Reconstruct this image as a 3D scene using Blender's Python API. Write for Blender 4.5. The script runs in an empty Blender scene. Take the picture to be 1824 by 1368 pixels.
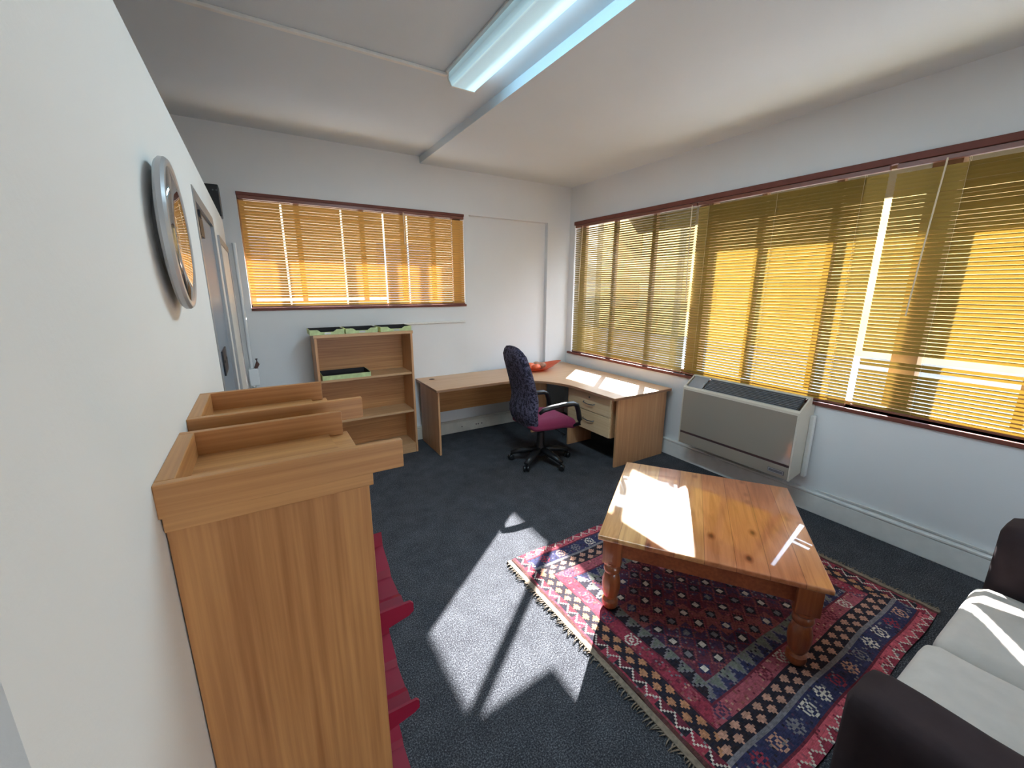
import bpy, bmesh, math, random
from mathutils import Vector, Matrix
random.seed(7)
C = bpy.context.scene.collection
SC = bpy.context.scene
PI = math.pi
R = math.radians

# ------------------------------------------------------------------ camera
cam_d = bpy.data.cameras.new('camera'); cam = bpy.data.objects.new('camera', cam_d); C.objects.link(cam)
YAW, PITCH, ROLL, FPX, CAMH = R(31.387), R(13.211), R(0.1546), 729.27, 1.78
F = Vector((math.sin(YAW)*math.cos(PITCH), math.cos(YAW)*math.cos(PITCH), -math.sin(PITCH)))
RT = Vector((math.cos(YAW), -math.sin(YAW), 0)); UP = RT.cross(F)
RT2 = math.cos(ROLL)*RT + math.sin(ROLL)*UP; UP2 = -math.sin(ROLL)*RT + math.cos(ROLL)*UP
m3 = Matrix((RT2, UP2, -F)).transposed()
cam.matrix_world = Matrix.Translation((0, 0, CAMH)) @ m3.to_4x4()
cam_d.sensor_fit = 'HORIZONTAL'; cam_d.sensor_width = 36; cam_d.lens = FPX/1824*36
cam_d.clip_start = 0.02; cam_d.clip_end = 200
SC.camera = cam

# ------------------------------------------------------------------ world, sun, exposure
SKY_STRENGTH = 8.0
SUN_STRENGTH = 50.0
SUN_AZ = (-0.783, -0.622); SUN_EL = R(31.6)
w = bpy.data.worlds.new('sky'); SC.world = w; w.use_nodes = True
nt = w.node_tree; nt.nodes.clear()
wo = nt.nodes.new('ShaderNodeOutputWorld'); bg = nt.nodes.new('ShaderNodeBackground')
tc = nt.nodes.new('ShaderNodeTexCoord'); sx = nt.nodes.new('ShaderNodeSeparateXYZ'); cr = nt.nodes.new('ShaderNodeValToRGB')
cr.color_ramp.elements[0].position = 0.0; cr.color_ramp.elements[0].color = (0.88, 0.94, 1.0, 1)
cr.color_ramp.elements[1].position = 0.7; cr.color_ramp.elements[1].color = (0.58, 0.77, 1.0, 1)
nt.links.new(tc.outputs['Generated'], sx.inputs[0]); nt.links.new(sx.outputs['Z'], cr.inputs[0])
nt.links.new(cr.outputs[0], bg.inputs[0]); bg.inputs[1].default_value = SKY_STRENGTH
nt.links.new(bg.outputs[0], wo.inputs[0])
sd = bpy.data.lights.new('sun', 'SUN'); sd.energy = SUN_STRENGTH; sd.angle = R(0.53); sd.color = (1.0, 0.99, 0.98)
so = bpy.data.objects.new('sun', sd); C.objects.link(so); so.location = (9, 8, 6)
sdir = Vector((SUN_AZ[0]*math.cos(SUN_EL), SUN_AZ[1]*math.cos(SUN_EL), -math.sin(SUN_EL)))
so.rotation_euler = sdir.to_track_quat('-Z', 'Y').to_euler()
vs = SC.view_settings
SC.display_settings.display_device = 'sRGB'
vs.view_transform = 'Standard'; vs.look = 'None'; vs.gamma = 1.0; vs.exposure = 0.34; vs.use_curve_mapping = False

# ------------------------------------------------------------------ helpers
def s2l(r, g=None, b=None):
    if g is None: r, g, b = r
    f = lambda c: (c/255/12.92) if c/255 <= 0.04045 else ((c/255+0.055)/1.055)**2.4
    return (f(r), f(g), f(b), 1)

class NT:
    def __init__(s, name):
        s.m = bpy.data.materials.new(name); s.m.use_nodes = True; s.t = s.m.node_tree
        s.b = s.t.nodes['Principled BSDF']; s.o = s.t.nodes['Material Output']
    def n(s, typ, **kw):
        x = s.t.nodes.new(typ)
        for k, v in kw.items():
            if k.startswith('i_'): x.inputs[k[2:].replace('_', ' ')].default_value = v
            else: setattr(x, k, v)
        return x
    def l(s, a, b): s.t.links.new(a, b)
    def ramp(s, src, stops):
        r = s.n('ShaderNodeValToRGB'); e = r.color_ramp.elements
        e[0].position, e[0].color = stops[0]; e[1].position, e[1].color = stops[-1]
        for p, c in stops[1:-1]:
            k = e.new(p); k.color = c
        s.l(src, r.inputs[0]); return r.outputs[0]
    def coords(s, scale=(1, 1, 1), rot=(0, 0, 0)):
        tc = s.n('ShaderNodeTexCoord'); mp = s.n('ShaderNodeMapping')
        mp.inputs['Scale'].default_value = scale; mp.inputs['Rotation'].default_value = rot
        s.l(tc.outputs['Object'], mp.inputs[0]); return mp.outputs[0]
    def bump(s, src, strength=0.2, dist=0.01):
        b = s.n('ShaderNodeBump'); b.inputs['Strength'].default_value = strength; b.inputs['Distance'].default_value = dist
        s.l(src, b.inputs['Height']); s.l(b.outputs[0], s.b.inputs['Normal'])

def plain(name, col, rough=0.5, spec=0.5, metal=0.0, noise=0.0, nscale=30, bump=0.0, coat=0.0):
    k = NT(name); k.b.inputs['Roughness'].default_value = rough
    k.b.inputs['Specular IOR Level'].default_value = spec; k.b.inputs['Metallic'].default_value = metal
    k.b.inputs['Coat Weight'].default_value = coat; k.b.inputs['Coat Roughness'].default_value = 0.08
    c = s2l(col) if len(col) == 3 else col
    k.b.inputs['Base Color'].default_value = c
    if noise or bump:
        nz = k.n('ShaderNodeTexNoise', i_Scale=nscale, i_Detail=5.0); k.l(k.coords(), nz.inputs['Vector'])
        if noise:
            a = tuple(x*(1-noise) for x in c[:3])+(1,); b = tuple(min(1, x*(1+noise)) for x in c[:3])+(1,)
            k.l(k.ramp(nz.outputs['Fac'], [(0.3, a), (0.7, b)]), k.b.inputs['Base Color'])
        if bump: k.bump(nz.outputs['Fac'], bump, 0.004)
    return k.m

def wood(name, light, dark, axis='x', grain=26, rough=0.42, streak=0.5, coat=0.0):
    """laminate or solid wood, the grain running along one axis"""
    k = NT(name); st = {'x': (0.9, grain, grain), 'y': (grain, 0.9, grain), 'z': (grain, grain, 0.9)}[axis]
    co = k.coords(st)
    n1 = k.n('ShaderNodeTexNoise', i_Scale=1.0, i_Detail=7.0, i_Roughness=0.62, i_Distortion=0.4); k.l(co, n1.inputs['Vector'])
    st2 = tuple(x*5 if x > 1 else x*2.2 for x in st); co2 = k.coords(st2)
    n2 = k.n('ShaderNodeTexNoise', i_Scale=1.0, i_Detail=3.0); k.l(co2, n2.inputs['Vector'])
    mx = k.n('ShaderNodeMix'); mx.data_type = 'FLOAT'; mx.inputs[0].default_value = streak
    k.l(n1.outputs['Fac'], mx.inputs[2]); k.l(n2.outputs['Fac'], mx.inputs[3])
    L, D = s2l(light), s2l(dark); Mid = tuple((a+b)/2 for a, b in zip(L, D))
    k.l(k.ramp(mx.outputs[0], [(0.33, D), (0.5, Mid), (0.66, L)]), k.b.inputs['Base Color'])
    k.b.inputs['Roughness'].default_value = rough; k.b.inputs['Coat Weight'].default_value = coat
    k.b.inputs['Coat Roughness'].default_value = 0.06
    k.bump(n2.outputs['Fac'], 0.06, 0.002)
    return k.m

def tag(o, label=None, cat=None, group=None, kind=None):
    if label: o['label'] = label
    if cat: o['category'] = cat
    if group: o['group'] = group
    if kind: o['kind'] = kind
    return o

def thing(name, label, cat, loc=(0, 0, 0), rz=0, group=None):
    o = bpy.data.objects.new(name, None); o.empty_display_size = 0.1
    C.objects.link(o); o.location = loc; o.rotation_euler = (0, 0, rz)
    return tag(o, label, cat, group)

def obj(name, bm, m, parent=None, smooth=False, label=None):
    me = bpy.data.meshes.new(name); bmesh.ops.recalc_face_normals(bm, faces=bm.faces[:]); bm.to_mesh(me); bm.free()
    for x in (m if isinstance(m, (list, tuple)) else [m]): me.materials.append(x)
    if smooth:
        for p in me.polygons: p.use_smooth = True
        if smooth != 'all':
            me.set_sharp_from_angle(angle=R(35))
    o = bpy.data.objects.new(name, me); C.objects.link(o)
    if parent: o.parent = parent
    if label: o['label'] = label
    return o

def struct(name, bm, m, parent=None, smooth=False):
    o = obj(name, bm, m, parent, smooth)
    if not parent: o['kind'] = 'structure'
    return o

def box(bm, x0, x1, y0, y1, z0, z1, bev=0.0, seg=2, mtx=None, mi=0):
    vs_ = [bm.verts.new((x, y, z)) for x in (x0, x1) for y in (y0, y1) for z in (z0, z1)]
    f = [(0, 1, 3, 2), (4, 6, 7, 5), (0, 4, 5, 1), (2, 3, 7, 6), (0, 2, 6, 4), (1, 5, 7, 3)]
    fs = [bm.faces.new([vs_[i] for i in q]) for q in f]
    for q in fs: q.material_index = mi
    vv = vs_
    if bev > 0:
        es = list({e for q in fs for e in q.edges})
        r = bmesh.ops.bevel(bm, geom=es, offset=bev, segments=seg, profile=0.5, affect='EDGES', clamp_overlap=True)
        vv = list({v for q in r['faces'] for v in q.verts} | {v for v in vs_ if v.is_valid})
    if mtx is not None: bmesh.ops.transform(bm, matrix=mtx, verts=[v for v in vv if v.is_valid])
    return bm

def B(*a, **k): return box(bmesh.new(), *a, **k)

def prism(bm, pts, axis, a0, a1, mi=0):
    """polygon pts (2D) extruded along axis 'x','y' or 'z'"""
    def P(p, a):
        return {'x': (a, p[0], p[1]), 'y': (p[0], a, p[1]), 'z': (p[0], p[1], a)}[axis]
    A = [bm.verts.new(P(p, a0)) for p in pts]; Bv = [bm.verts.new(P(p, a1)) for p in pts]
    n = len(pts)
    fs = [bm.faces.new(A), bm.faces.new(Bv[::-1])]
    for i in range(n): fs.append(bm.faces.new([A[i], A[(i+1) % n], Bv[(i+1) % n], Bv[i]]))
    for q in fs: q.material_index = mi
    return bm

def tube(bm, pts, r, seg=10, cap=True, flat=1.0):
    pts = [Vector(p) for p in pts]; rings = []
    for i, p in enumerate(pts):
        d = (pts[min(i+1, len(pts)-1)]-pts[max(i-1, 0)]).normalized()
        u = d.cross(Vector((0, 0, 1)))
        if u.length < 0.05: u = d.cross(Vector((0, 1, 0)))
        u.normalize(); v = d.cross(u); rr = r[i] if isinstance(r, (list, tuple)) else r
        rings.append([bm.verts.new(p+rr*(math.cos(2*PI*k/seg)*u+flat*math.sin(2*PI*k/seg)*v)) for k in range(seg)])
    for a, b in zip(rings, rings[1:]):
        for k in range(seg): bm.faces.new([a[k], a[(k+1) % seg], b[(k+1) % seg], b[k]])
    if cap: bm.faces.new(rings[0][::-1]); bm.faces.new(rings[-1])
    return bm

def lathe(bm, prof, seg=24, c=(0, 0, 0), axis='z'):
    rings = []
    for r, z in prof:
        ring = []
        for k in range(seg):
            a = 2*PI*k/seg; x, y = r*math.cos(a), r*math.sin(a)
            p = {'z': (x, y, z), 'x': (z, x, y), 'y': (x, z, y)}[axis]
            ring.append(bm.verts.new((c[0]+p[0], c[1]+p[1], c[2]+p[2])))
        rings.append(ring)
    for a, b in zip(rings, rings[1:]):
        for k in range(seg): bm.faces.new([a[k], a[(k+1) % seg], b[(k+1) % seg], b[k]])
    if prof[0][0] > 1e-5: bm.faces.new(rings[0][::-1])
    if prof[-1][0] > 1e-5: bm.faces.new(rings[-1])
    bmesh.ops.remove_doubles(bm, verts=bm.verts[:], dist=1e-6)
    return bm

def grid_surface(bm, rows, closed=False):
    vr = [[bm.verts.new(p) for p in r] for r in rows]
    for a, b in zip(vr, vr[1:]):
        n = len(a)
        for k in range(n if closed else n-1): bm.faces.new([a[k], a[(k+1) % n], b[(k+1) % n], b[k]])
    return vr

def pillow(x0, x1, y0, y1, z0, z1, r=0.05, nx=14, ny=14, nz=5, puff=0.02, wr=0.0, seed=1):
    """soft rounded cushion block: superellipsoid-like subdivided box"""
    bm = bmesh.new(); box(bm, -1, 1, -1, 1, -1, 1)
    bmesh.ops.subdivide_edges(bm, edges=bm.edges[:], cuts=max(nx, ny), use_grid_fill=True)
    hx, hy, hz = (x1-x0)/2, (y1-y0)/2, (z1-z0)/2; cx, cy, cz = (x0+x1)/2, (y0+y1)/2, (z0+z1)/2
    rnd = random.Random(seed); ph = [rnd.uniform(0, 6) for _ in range(6)]
    for v in bm.verts:
        p = Vector((v.co.x*hx, v.co.y*hy, v.co.z*hz))
        q = Vector((max(-hx+r, min(hx-r, p.x)), max(-hy+r, min(hy-r, p.y)), max(-hz+min(r, hz*.98), min(hz-min(r, hz*.98), p.z))))
        d = p-q
        if d.length > 1e-6: p = q+d.normalized()*min(r, max(abs(d.x), abs(d.y), abs(d.z)))
        fx, fy = 1-(v.co.x)**2, 1-(v.co.y)**2
        p.z += puff*max(0, v.co.z)*fx*fy
        p.z += wr*math.sin(p.x*31+p.y*9+ph[0])*math.sin(p.y*17-p.x*12+ph[1])*max(0, v.co.z)
        v.co = (p.x+cx, p.y+cy, p.z+cz)
    return bm

# ------------------------------------------------------------------ materials
M = {}
def mat_wall(name, col, amt=0.03):
    k = NT(name); k.b.inputs['Roughness'].default_value = 0.75; k.b.inputs['Specular IOR Level'].default_value = 0.25
    n = k.n('ShaderNodeTexNoise', i_Scale=1.6, i_Detail=6.0); k.l(k.coords(), n.inputs['Vector'])
    c = s2l(col); a = tuple(x*(1-amt) for x in c[:3])+(1,)
    k.l(k.ramp(n.outputs['Fac'], [(0.35, a), (0.65, c)]), k.b.inputs['Base Color'])
    n2 = k.n('ShaderNodeTexNoise', i_Scale=140.0, i_Detail=4.0); k.l(k.coords(), n2.inputs['Vector'])
    k.bump(n2.outputs['Fac'], 0.12, 0.003); return k.m
M['wall'] = mat_wall('painted_wall', (224, 226, 227))
M['wallwarm'] = mat_wall('partition_paint', (230, 228, 224))
M['ceil'] = mat_wall('ceiling_paint', (212, 220, 225))
M['trimw'] = plain('white_trim_paint', (226, 226, 222), 0.45, noise=0.05, nscale=12)
M['scuff'] = plain('scuffed_trunking_paint', (206, 200, 188), 0.5, noise=0.10, nscale=9)
M['brown'] = plain('reddish_brown_paint', (116, 66, 56), 0.55, spec=.3, noise=0.08, nscale=14)
M['frame'] = plain('window_frame_paint', (150, 120, 92), 0.45, noise=0.06)

k = NT('charcoal_carpet'); k.b.inputs['Roughness'].default_value = 1.0; k.b.inputs['Specular IOR Level'].default_value = 0.1
n = k.n('ShaderNodeTexNoise', i_Scale=160.0, i_Detail=4.0, i_Roughness=0.75); k.l(k.coords(), n.inputs['Vector'])
n3 = k.n('ShaderNodeTexNoise', i_Scale=7.0, i_Detail=6.0, i_Roughness=0.7); k.l(k.coords(), n3.inputs['Vector'])
mx = k.n('ShaderNodeMix'); mx.data_type = 'FLOAT'; mx.inputs[0].default_value = 0.13
k.l(n.outputs['Fac'], mx.inputs[2]); k.l(n3.outputs['Fac'], mx.inputs[3])
k.l(k.ramp(mx.outputs[0], [(0.36, s2l(36, 36, 40)), (0.5, s2l(64, 65, 70)), (0.64, s2l(124, 127, 132))]), k.b.inputs['Base Color'])
k.bump(n.outputs['Fac'], 0.8, 0.006); M['carpet'] = k.m

def slat_mat(name, col, tcol, mixf):
    k = NT(name); k.b.inputs['Base Color'].default_value = s2l(col); k.b.inputs['Roughness'].default_value = 0.38
    tr = k.n('ShaderNodeBsdfTranslucent'); tr.inputs[0].default_value = s2l(tcol)
    ms = k.n('ShaderNodeMixShader'); ms.inputs[0].default_value = mixf
    k.l(k.b.outputs[0], ms.inputs[1]); k.l(tr.outputs[0], ms.inputs[2]); k.l(ms.outputs[0], k.o.inputs[0]); return k.m
M['slat_a'] = slat_mat('yellow_slat', (156, 134, 70), (220, 184, 84), 0.011)
M['slat_b'] = slat_mat('golden_slat', (204, 158, 86), (240, 184, 88), 0.035)
M['cord'] = plain('pale_cord', (225, 210, 180), 0.6)
M['rail'] = plain('brown_blind_rail', (128, 78, 62), 0.35)

k = NT('window_glass'); tr = k.n('ShaderNodeBsdfTransparent'); gl = k.n('ShaderNodeBsdfGlossy'); gl.inputs['Roughness'].default_value = 0.02
lw = k.n('ShaderNodeLayerWeight'); lw.inputs[0].default_value = 0.25; fr = k.n('ShaderNodeMath', operation='MULTIPLY'); fr.inputs[1].default_value = 0.35
k.l(lw.outputs['Facing'], fr.inputs[0]); ms = k.n('ShaderNodeMixShader')
k.l(fr.outputs[0], ms.inputs[0]); k.l(tr.outputs[0], ms.inputs[1]); k.l(gl.outputs[0], ms.inputs[2]); k.l(ms.outputs[0], k.o.inputs[0]); M['glass'] = k.m

k = NT('glossy_dome_glass'); tr = k.n('ShaderNodeBsdfTransparent'); gl = k.n('ShaderNodeBsdfGlossy'); gl.inputs['Roughness'].default_value = 0.03
lw = k.n('ShaderNodeLayerWeight'); lw.inputs[0].default_value = 0.55; ms = k.n('ShaderNodeMixShader')
k.l(lw.outputs['Facing'], ms.inputs[0]); k.l(tr.outputs[0], ms.inputs[1]); k.l(gl.outputs[0], ms.inputs[2]); k.l(ms.outputs[0], k.o.inputs[0]); M['domeglass'] = k.m

M['oakx'] = wood('oak_veneer_along', (200, 146, 92), (160, 106, 60), 'x', 22, 0.4)
M['oaky'] = wood('oak_veneer_across', (200, 146, 92), (160, 106, 60), 'y', 22, 0.4)
M['oakz'] = wood('oak_veneer_upright', (198, 142, 88), (144, 90, 48), 'z', 17, 0.4)
M['edge'] = wood('oak_lipping', (214, 170, 116), (186, 140, 90), 'x', 18, 0.4)
M['beechx'] = wood('beech_laminate_along', (206, 166, 124), (186, 142, 98), 'x', 20, 0.42)
M['beechy'] = wood('beech_laminate_across', (206, 166, 124), (186, 142, 98), 'y', 20, 0.42)
M['beechz'] = wood('beech_laminate_upright', (208, 160, 116), (182, 130, 88), 'z', 20, 0.42)
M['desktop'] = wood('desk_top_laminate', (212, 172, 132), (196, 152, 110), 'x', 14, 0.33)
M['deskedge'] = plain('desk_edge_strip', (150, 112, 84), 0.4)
M['drawer'] = wood('pale_drawer_laminate', (222, 196, 158), (206, 174, 132), 'y', 16, 0.42)
M['red'] = plain('crimson_plastic', (136, 18, 46), 0.5, spec=.3)
M['black'] = plain('black_plastic', (26, 26, 29), 0.35)
M['darkplate'] = plain('dark_metal_plate', (44, 46, 52), 0.4, metal=0.5)
M['greydoor'] = plain('blue_grey_door_paint', (120, 134, 148), 0.4)
M['steel'] = plain('grey_steel_frame', (146, 148, 150), 0.35, metal=0.3)
M['silver'] = plain('brushed_silver', (176, 178, 180), 0.32, metal=0.35)
M['whitegloss'] = plain('white_gloss_plastic', (228, 232, 234), 0.2)
M['green'] = plain('pale_green_card', (190, 206, 150), 0.6, noise=0.16, nscale=22)
M['greenlight'] = plain('pale_green_card_edge', (214, 220, 190), 0.6)
M['trayblack'] = plain('black_card', (34, 30, 32), 0.7)
M['orange'] = plain('orange_plastic', (232, 112, 70), 0.4)
M['shell'] = plain('brown_wood_shavings', (168, 122, 96), 0.8, noise=0.25, nscale=40, bump=0.6)
M['accase'] = plain('cream_metal_casing', (206, 200, 186), 0.4)
M['acfront'] = plain('taupe_glossy_panel', (150, 142, 130), 0.12, coat=0.6)
M['acdark'] = plain('dark_grey_grille', (98, 100, 106), 0.4)
M['acgrey'] = plain('mid_grey_control_plate', (122, 126, 132), 0.35)
M['acline'] = plain('maroon_strip', (66, 44, 46), 0.5)
M['burg'] = plain('burgundy_seat_fabric', (134, 44, 78), 0.9, noise=0.14, nscale=260, bump=0.3)
M['dark'] = plain('dark_brown_slipcover', (56, 46, 48), 0.95, spec=0.2, noise=0.10, nscale=18, bump=0.12)
M['cream'] = plain('cream_cushion_canvas', (204, 197, 190), 0.95, spec=0.2, noise=0.05, nscale=15, bump=0.15)
M['chrome'] = plain('grey_metal_handle', (110, 112, 118), 0.3, metal=0.7)
M['fringe'] = plain('knotted_wool_fringe', (126, 112, 96), 0.95, noise=0.3, nscale=60)
M['selvedge'] = plain('brown_wool_edge', (96, 62, 58), 0.95, noise=0.2, nscale=90)
M['cable'] = plain('white_cable', (214, 214, 210), 0.5)

# patterned chair fabric
k = NT('purple_figured_fabric'); co = k.coords((1, 1, 1))
v = k.n('ShaderNodeTexNoise', i_Scale=30.0, i_Detail=1.0, i_Distortion=1.6); k.l(co, v.inputs['Vector'])
k.l(k.ramp(v.outputs['Fac'], [(0.44, s2l(24, 18, 36)), (0.47, s2l(40, 35, 54)), (0.55, s2l(82, 78, 100))]), k.b.inputs['Base Color'])
k.b.inputs['Roughness'].default_value = 0.9; M['figured'] = k.m

# knotty pine table top: planks along x, varnished
k = NT('varnished_pine'); tcn = k.n('ShaderNodeTexCoord'); sp = k.n('ShaderNodeSeparateXYZ'); k.l(tcn.outputs['Object'], sp.inputs[0])
dv = k.n('ShaderNodeMath', operation='MULTIPLY'); dv.inputs[1].default_value = 7.2; k.l(sp.outputs['Y'], dv.inputs[0])
fl = k.n('ShaderNodeMath', operation='FLOOR'); k.l(dv.outputs[0], fl.inputs[0])
wn = k.n('ShaderNodeTexWhiteNoise'); wn.noise_dimensions = '1D'; k.l(fl.outputs[0], wn.inputs['W'])
frc = k.n('ShaderNodeMath', operation='FRACT'); k.l(dv.outputs[0], frc.inputs[0])
gr = k.n('ShaderNodeTexNoise', i_Scale=1.0, i_Detail=6.0, i_Distortion=1.2); k.l(k.coords((2.2, 26, 26)), gr.inputs['Vector'])
base = k.ramp(wn.outputs['Value'], [(0.0, s2l(196, 118, 78)), (0.5, s2l(216, 146, 92)), (1.0, s2l(230, 182, 120))])
dk = k.n('ShaderNodeMix'); dk.data_type = 'RGBA'; dk.blend_type = 'MULTIPLY'; dk.inputs[0].default_value = 1.0
k.l(base, dk.inputs[6]); k.l(k.ramp(gr.outputs['Fac'], [(0.32, (0.72, 0.62, 0.5, 1)), (0.6, (1, 1, 1, 1))]), dk.inputs[7])
vo = k.n('ShaderNodeTexVoronoi', i_Scale=1.0); vo.inputs['Randomness'].default_value = 1.0; k.l(k.coords((5.0, 9.0, 9.0)), vo.inputs['Vector'])
kn = k.n('ShaderNodeMix'); kn.data_type = 'RGBA'; kn.blend_type = 'MULTIPLY'; kn.inputs[0].default_value = 1.0
k.l(dk.outputs[2], kn.inputs[6]); k.l(k.ramp(vo.outputs['Distance'], [(0.06, (0.25, 0.13, 0.09, 1)), (0.13, (0.66, 0.52, 0.42, 1)), (0.24, (1, 1, 1, 1))]), kn.inputs[7])
sm = k.n('ShaderNodeMix'); sm.data_type = 'RGBA'; sm.blend_type = 'MULTIPLY'; sm.inputs[0].default_value = 1.0
k.l(kn.outputs[2], sm.inputs[6]); k.l(k.ramp(frc.outputs[0], [(0.0, (0.30, 0.18, 0.12, 1)), (0.03, (1, 1, 1, 1))]), sm.inputs[7])
k.l(sm.outputs[2], k.b.inputs['Base Color']); k.b.inputs['Roughness'].default_value = 0.28
k.b.inputs['Coat Weight'].default_value = 1.0; k.b.inputs['Coat Roughness'].default_value = 0.035; k.b.inputs['Coat IOR'].default_value = 1.6
M['pine'] = k.m
M['pineleg'] = wood('varnished_pine_leg', (186, 106, 62), (140, 70, 38), 'z', 12, 0.3, coat=0.6)
M['pineapron'] = wood('varnished_pine_apron', (176, 96, 56), (132, 66, 38), 'x', 12, 0.3, coat=0.5)

# diffuser of the fluorescent batten
k = NT('prismatic_diffuser'); wv = k.n('ShaderNodeTexVoronoi', i_Scale=110.0); wv.inputs['Randomness'].default_value = 0.0
k.l(k.coords(), wv.inputs['Vector'])
em = k.ramp(wv.outputs['Distance'], [(0.1, (0.60, 0.90, 1.0, 1)), (0.6, (0.46, 0.76, 0.90, 1))])
sxx = k.n('ShaderNodeSeparateXYZ'); txx = k.n('ShaderNodeTexCoord'); k.l(txx.outputs['Object'], sxx.inputs[0])
mr = k.n('ShaderNodeMapRange'); mr.inputs[1].default_value = -.1; mr.inputs[2].default_value = .1; k.l(sxx.outputs['X'], mr.inputs[0])
g_ = k.ramp(mr.outputs[0], [(0.0, (.12, .12, .12, 1)), (0.12, (.5, .5, .5, 1)), (0.2, (.28, .28, .28, 1)), (0.55, (.42, .42, .42, 1)), (0.75, (1.1, 1.1, 1.1, 1)), (0.92, (.9, .9, .9, 1)), (1.0, (.5, .5, .5, 1))])
k.l(g_, k.b.inputs['Emission Strength'])
k.b.inputs['Base Color'].default_value = s2l(200, 225, 230); k.b.inputs['Roughness'].default_value = 0.25
k.l(em, k.b.inputs['Emission Color']); M['diffuser'] = k.m
k = NT('lit_tube'); k.b.inputs['Emission Color'].default_value = (0.6, 0.88, 1.0, 1); k.b.inputs['Emission Strength'].default_value = 5.0; M['tube'] = k.m

# rug: woven colours stored per cell on the mesh
k = NT('kilim_weave'); at = k.n('ShaderNodeAttribute'); at.attribute_name = 'weave'
wvn = k.n('ShaderNodeTexNoise', i_Scale=1.0, i_Detail=3.0); k.l(k.coords((60, 420, 60)), wvn.inputs['Vector'])
mm = k.n('ShaderNodeMix'); mm.data_type = 'RGBA'; mm.blend_type = 'MULTIPLY'; mm.inputs[0].default_value = 1.0
k.l(at.outputs['Color'], mm.inputs[6]); k.l(k.ramp(wvn.outputs['Fac'], [(0.3, (0.62, 0.62, 0.62, 1)), (0.65, (1, 1, 1, 1))]), mm.inputs[7])
k.l(mm.outputs[2], k.b.inputs['Base Color']); k.b.inputs['Roughness'].default_value = 0.95; k.b.inputs['Specular IOR Level'].default_value = 0.15
k.bump(wvn.outputs['Fac'], 0.4, 0.003); M['rug'] = k.m

k = NT('paving'); k.b.inputs['Base Color'].default_value = s2l(196, 190, 178); k.b.inputs['Roughness'].default_value = 0.9
n = k.n('ShaderNodeTexNoise', i_Scale=0.6, i_Detail=6.0); k.l(k.coords(), n.inputs['Vector'])
k.l(k.ramp(n.outputs['Fac'], [(0.35, s2l(104, 104, 102)), (0.65, s2l(136, 135, 132))]), k.b.inputs['Base Color']); M['ground'] = k.m
k = NT('outside_brick'); bk = k.n('ShaderNodeTexBrick', i_Scale=3.0)
bk.inputs['Color1'].default_value = s2l(190, 122, 76); bk.inputs['Color2'].default_value = s2l(170, 104, 66); bk.inputs['Mortar'].default_value = s2l(200, 180, 150)
k.l(k.coords(rot=(0, R(90), 0)), bk.inputs['Vector']); k.l(bk.outputs[0], k.b.inputs['Base Color']); k.b.inputs['Roughness'].default_value = 0.9; M['brick'] = k.m
M['ochre'] = plain('ochre_render', (214, 176, 112), 0.9, noise=0.18, nscale=0.8)
M['ochredark'] = plain('ochre_shutter', (176, 140, 88), 0.8)
M['awning'] = plain('awning_canvas', (120, 108, 84), 0.9, noise=0.1, nscale=6)

# ------------------------------------------------------------------ room shell
YB, XR, XP = 4.58, 3.70, -0.155      # back wall, window wall, partition face
ZL, ZR, XS = 3.13, 3.063, 1.638      # ceiling heights left/right of the step
XO, YN = -1.9, -2.9                  # far side beyond the partition, wall behind the camera
WT, WS = 2.625, 0.908                # window band top and sill on the right wall
VX0, VX1, VZ0, VZ1 = -0.055, 2.135, 1.585, 2.60   # back window opening
struct('floor', B(XO, XR+.2, YN, YB+.2, -0.1, 0), M['carpet'])
bm = bmesh.new(); box(bm, XO, XS, YN, YB+.2, ZL, ZL+.15); box(bm, XS, XR+.2, YN, YB+.2, ZR, ZL+.15)
struct('ceiling', bm, M['ceil'])
# back wall with window hole and shallow recessed panel to its right
bm = bmesh.new(); RX0, RX1 = 2.20, 3.335; YR = YB+.06
box(bm, XO, VX0, YB, YB+.2, 0, ZL); box(bm, VX0, VX1, YB, YB+.2, 0, VZ0); box(bm, VX0, VX1, YB, YB+.2, VZ1, ZL)
box(bm, VX1, RX0, YB, YB+.2, 0, ZL); box(bm, RX0, RX1, YR, YB+.2, 0, 2.60); box(bm, RX0, RX1, YB, YB+.2, 2.60, ZL)
box(bm, RX1, XR, YB, YB+.2, 0, ZL)
struct('wall_back', bm, M['wall'])
# right wall
bm = bmesh.new(); WY0, WY1 = -1.3, 4.47
box(bm, XR, XR+.2, YN, YB+.2, 0, WS); box(bm, XR, XR+.2, YN, YB+.2, WT, ZL); box(bm, XR, XR+.2, WY1, YB+.2, WS, WT); box(bm, XR, XR+.2, YN, WY0, WS, WT)
struct('wall_right', bm, M['wall'])
bm = bmesh.new(); box(bm, XO, .5, YN-.1, YN, 0, ZL); box(bm, 2.5, XR+.2, YN-.1, YN, 0, ZL); box(bm, .5, 2.5, YN-.1, YN, 0, 1.0); box(bm, .5, 2.5, YN-.1, YN, 2.4, ZL)  # rear wall, with an opening for the added window
struct('wall_rear', bm, M['wallwarm'])
struct('wall_corridor', B(XO-.1, XO, YN, YB+.2, 0, ZL), M['wall'])
# partition: lower than the ceiling, with a doorway
PT, PH = 0.10, 2.268
DY0, DY1, DH = 1.94, 2.80, 2.135
bm = bmesh.new()
box(bm, XP-PT, XP, 0.322, DY0, 0, PH); box(bm, XP-PT, XP, DY0, DY1, DH, PH); box(bm, XP-PT, XP, DY1, 3.95, 0, PH)
struct('wall_left', bm, M['wallwarm'])
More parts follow.
